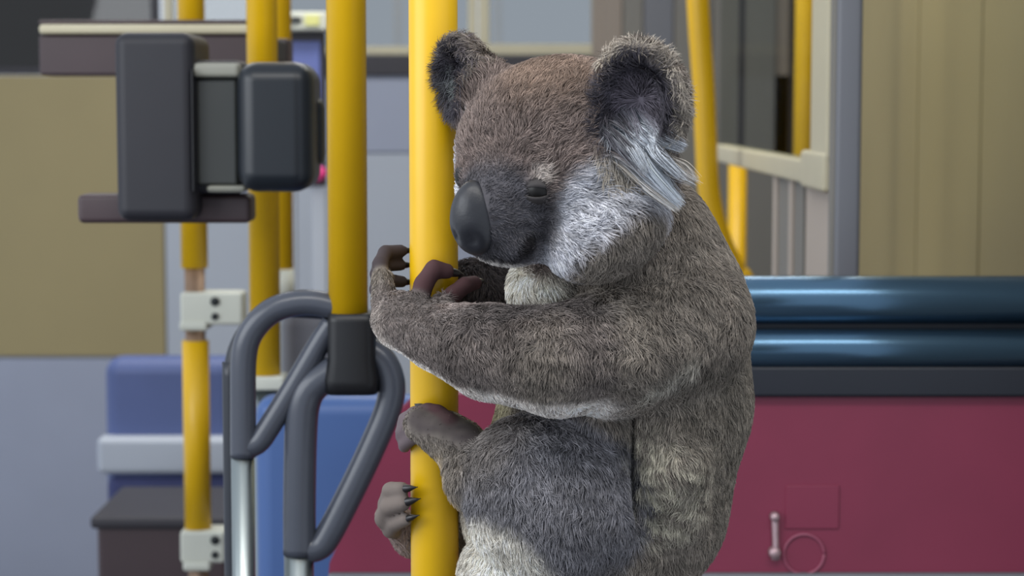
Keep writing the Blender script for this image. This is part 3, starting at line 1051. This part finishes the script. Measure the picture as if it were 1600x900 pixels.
# ------------------------------------------------------------------ fur strands
tri = np.concatenate([Q[:, [0, 1, 2]], Q[:, [0, 2, 3]]])
ta = 0.5 * np.linalg.norm(np.cross(V[tri[:, 1]] - V[tri[:, 0]], V[tri[:, 2]] - V[tri[:, 0]]), axis=1)
Hc = head_local(V[tri[:, 0]])
bare = smooth(np.linalg.norm((Hc - np.array([-6, 184, -64])) / np.array([39, 40, 58]), axis=1), 1.0, 0.06)
bare = np.maximum(bare, smooth(np.linalg.norm(V[tri[:, 0]] - EYE_P, axis=1) / S, 14, 3))
wgt = ta * (1 - np.clip(BS[tri].mean(1), 0, 1)) ** 2 * (1 - bare)
NF = 330000
pick = RNG.choice(len(tri), NF, p=wgt / wgt.sum())
u, v = RNG.random(NF), RNG.random(NF)
fl = u + v > 1
u[fl], v[fl] = 1 - u[fl], 1 - v[fl]
T = tri[pick]
wts = np.stack([1 - u - v, u, v], 1)
P0 = (V[T] * wts[..., None]).sum(1)
N0 = (VN[T] * wts[..., None]).sum(1)
N0 /= np.linalg.norm(N0, axis=1, keepdims=True) + 1e-9
CF, SK = coat(P0, N0)
H = head_local(P0)
hm = HEADMASK(H)
# length by region (metres)
LEN = np.full(NF, 0.0092)
face = smooth(np.linalg.norm((H - np.array([0, 150, -60])) / np.array([110, 90, 110]), axis=1), 1.0, 0.35)
LEN = LEN * (1 - hm) + 0.0085 * hm
LEN = LEN * (1 - hm * face) + 0.0038 * hm * face
cheek = smooth(np.linalg.norm((H - np.array([140, 0, -100])) / np.array([80, 90, 90]), axis=1), 1.0, 0.3)
LEN += hm * cheek * 0.006
hand = np.maximum(smooth(poly_dist(P0, [kp(600, 480, -30), kp(625, 505, -60), kp(670, 515, -110)]) / S, 60, 25),
                  smooth(poly_dist(P0, [kp(640, 655, -60), kp(720, 690, -80)]) / S, 45, 20))
hand = np.maximum(hand, smooth(poly_dist(P0, [kp(600, 800, 10), kp(645, 840, 60)]) / S, 50, 15))
LEN = LEN * (1 - hand) + 0.0042 * hand
armd_ = poly_dist(P0, [kp(620, 500, -65), kp(685, 526, -112), kp(765, 552, -178), kp(872, 566, -222), kp(970, 552, -180)]) / S
LEN *= 1 - 0.5 * smooth(armd_, 92, 12) * smooth(N0[:, 2], -0.2, 0.2)
LEN *= (1 - 0.8 * SK)
LEN *= 0.65 + 0.6 * RNG.random(NF)
# flow
down = np.array([0.10, -0.05, -1.0])
FLOW = np.tile(down, (NF, 1))
back = (P0 - NOSE_C) / (np.linalg.norm(P0 - NOSE_C, axis=1, keepdims=True) + 1e-9)
FLOW = FLOW * (1 - hm[:, None]) + back * hm[:, None]
armm = smooth(poly_dist(P0, [kp(640, 506, -90), kp(760, 545, -175), kp(950, 550, -190)]) / S, 92, 20)[:, None]
FLOW = FLOW * (1 - armm) + np.array([0.35, -0.1, -0.75]) * armm
LIFT = np.full(NF, 0.42)
for (c, ax, rl, ru, sgn, c2) in EARS:
    q = (P0 - c) @ ax.T
    e = np.sqrt((q[:, 0] / rl) ** 2 + (q[:, 2] / ru) ** 2)
    inear = (np.abs(q[:, 1]) < 60 * S) & (e < 1.4) & (q[:, 0] * sgn > -rl * 0.75)
    rad = (q[:, [0]] * ax[0] + q[:, [2]] * ax[2])
    rad /= np.linalg.norm(rad, axis=1, keepdims=True) + 1e-9
    FLOW[inear] = rad[inear] * 0.8 + np.array([0.05, -0.1, -0.25])
    LEN[inear] = (0.008 + 0.006 * RNG.random(inear.sum()))
    LIFT[inear] = 0.35
    rim = inear & (e > 0.88)
    LEN[rim] = 0.008 + 0.008 * RNG.random(rim.sum())
    if sgn > 0:
        tuft = inear & (np.linalg.norm(q / S - np.array([-8, 10, -52]), axis=1) < 50) & (RNG.random(NF) < 0.8)
        LEN[tuft] = 0.020 + 0.026 * RNG.random(tuft.sum())
        FLOW[tuft] = np.array([0.55, -0.25, -0.9])
        LIFT[tuft] = 0.55
        TUFT = tuft
clump = np.stack([vnoise(P0, 170, s_) for s_ in (11, 12, 13)], 1)
clump2 = np.stack([vnoise(P0, 420, s_) for s_ in (21, 22, 23)], 1)
FLOW = FLOW + 0.32 * clump + 0.34 * clump2 + 0.20 * RNG.normal(size=(NF, 3))
TG = FLOW - (FLOW * N0).sum(1, keepdims=True) * N0
TG /= np.linalg.norm(TG, axis=1, keepdims=True) + 1e-9
D0 = N0 * LIFT[:, None] * 1.5 + TG * 0.6
D0 /= np.linalg.norm(D0, axis=1, keepdims=True)
D1 = N0 * LIFT[:, None] * 0.45 + TG + np.array([0, 0, -0.15])
D1 /= np.linalg.norm(D1, axis=1, keepdims=True)
K = 4
pos = np.empty((NF, K, 3))
pos[:, 0] = P0 - N0 * 0.0004
pos[:, 1] = pos[:, 0] + D0 * (LEN / 3)[:, None]
pos[:, 2] = pos[:, 1] + (D0 + D1) * 0.5 * (LEN / 3)[:, None]
pos[:, 3] = pos[:, 2] + D1 * (LEN / 3)[:, None]
# the long hairs of the near ear gather into hanging locks
ti = np.where(TUFT)[0]
NL = 9
roots = P0[RNG.choice(ti, NL)]
tips = roots + (np.array([0.60, -0.30, -0.78]) + 0.16 * RNG.normal(size=(NL, 3))) * (0.024 + 0.018 * RNG.random((NL, 1)))
lk = np.argmin(np.linalg.norm(P0[ti][:, None] - roots[None], axis=2), axis=1)
spread = 0.0012 * RNG.normal(size=(len(ti), 3))
pos[ti, 3] = pos[ti, 3] * 0.2 + (tips[lk] + spread) * 0.8
pos[ti, 2] = pos[ti, 2] * 0.5 + 0.5 * (roots[lk] * 0.4 + tips[lk] * 0.6 + spread)
pos[ti, 1] = pos[ti, 0] * 0.6 + 0.4 * pos[ti, 2] + N0[ti] * 0.002
# strands lie on the pole, not in it
vx, vy = pos[:, :, 0] - mc.x, pos[:, :, 1] - KY
rr_ = np.hypot(vx, vy)
inside = rr_ < POLE_R + 0.0005
scl = np.where(inside, (POLE_R + 0.0005) / np.maximum(rr_, 1e-6), 1.0)
pos[:, :, 0] = mc.x + vx * scl
pos[:, :, 1] = KY + vy * scl
hc = bpy.data.hair_curves.new('fur')
hc.add_curves([K] * NF)
hc.attributes['position'].data.foreach_set('vector', pos.astype(np.float32).ravel())
ra = hc.attributes.get('radius') or hc.attributes.new('radius', 'FLOAT', 'POINT')
ra.data.foreach_set('value', np.tile(np.array([0.00026, 0.00024, 0.00018, 0.00005], np.float32), NF))
col = hc.attributes.new('coat', 'FLOAT_COLOR', 'CURVE')
jit = (1 + 0.30 * RNG.normal(size=NF)).clip(0.4, 1.9)
CF = np.clip(CF * jit[:, None], 0.004, 0.95)
col.data.foreach_set('color', np.concatenate([CF, np.ones((NF, 1))], 1).astype(np.float32).ravel())
hc.materials.append(coat_mat('koala_fur', 'coat', 0.75))
fur = bpy.data.objects.new('fur', hc)
COL.objects.link(fur)
fur.parent = koala
fur.matrix_parent_inverse = Matrix.Translation(koala.location).inverted()
fur['kind'] = 'stuff'
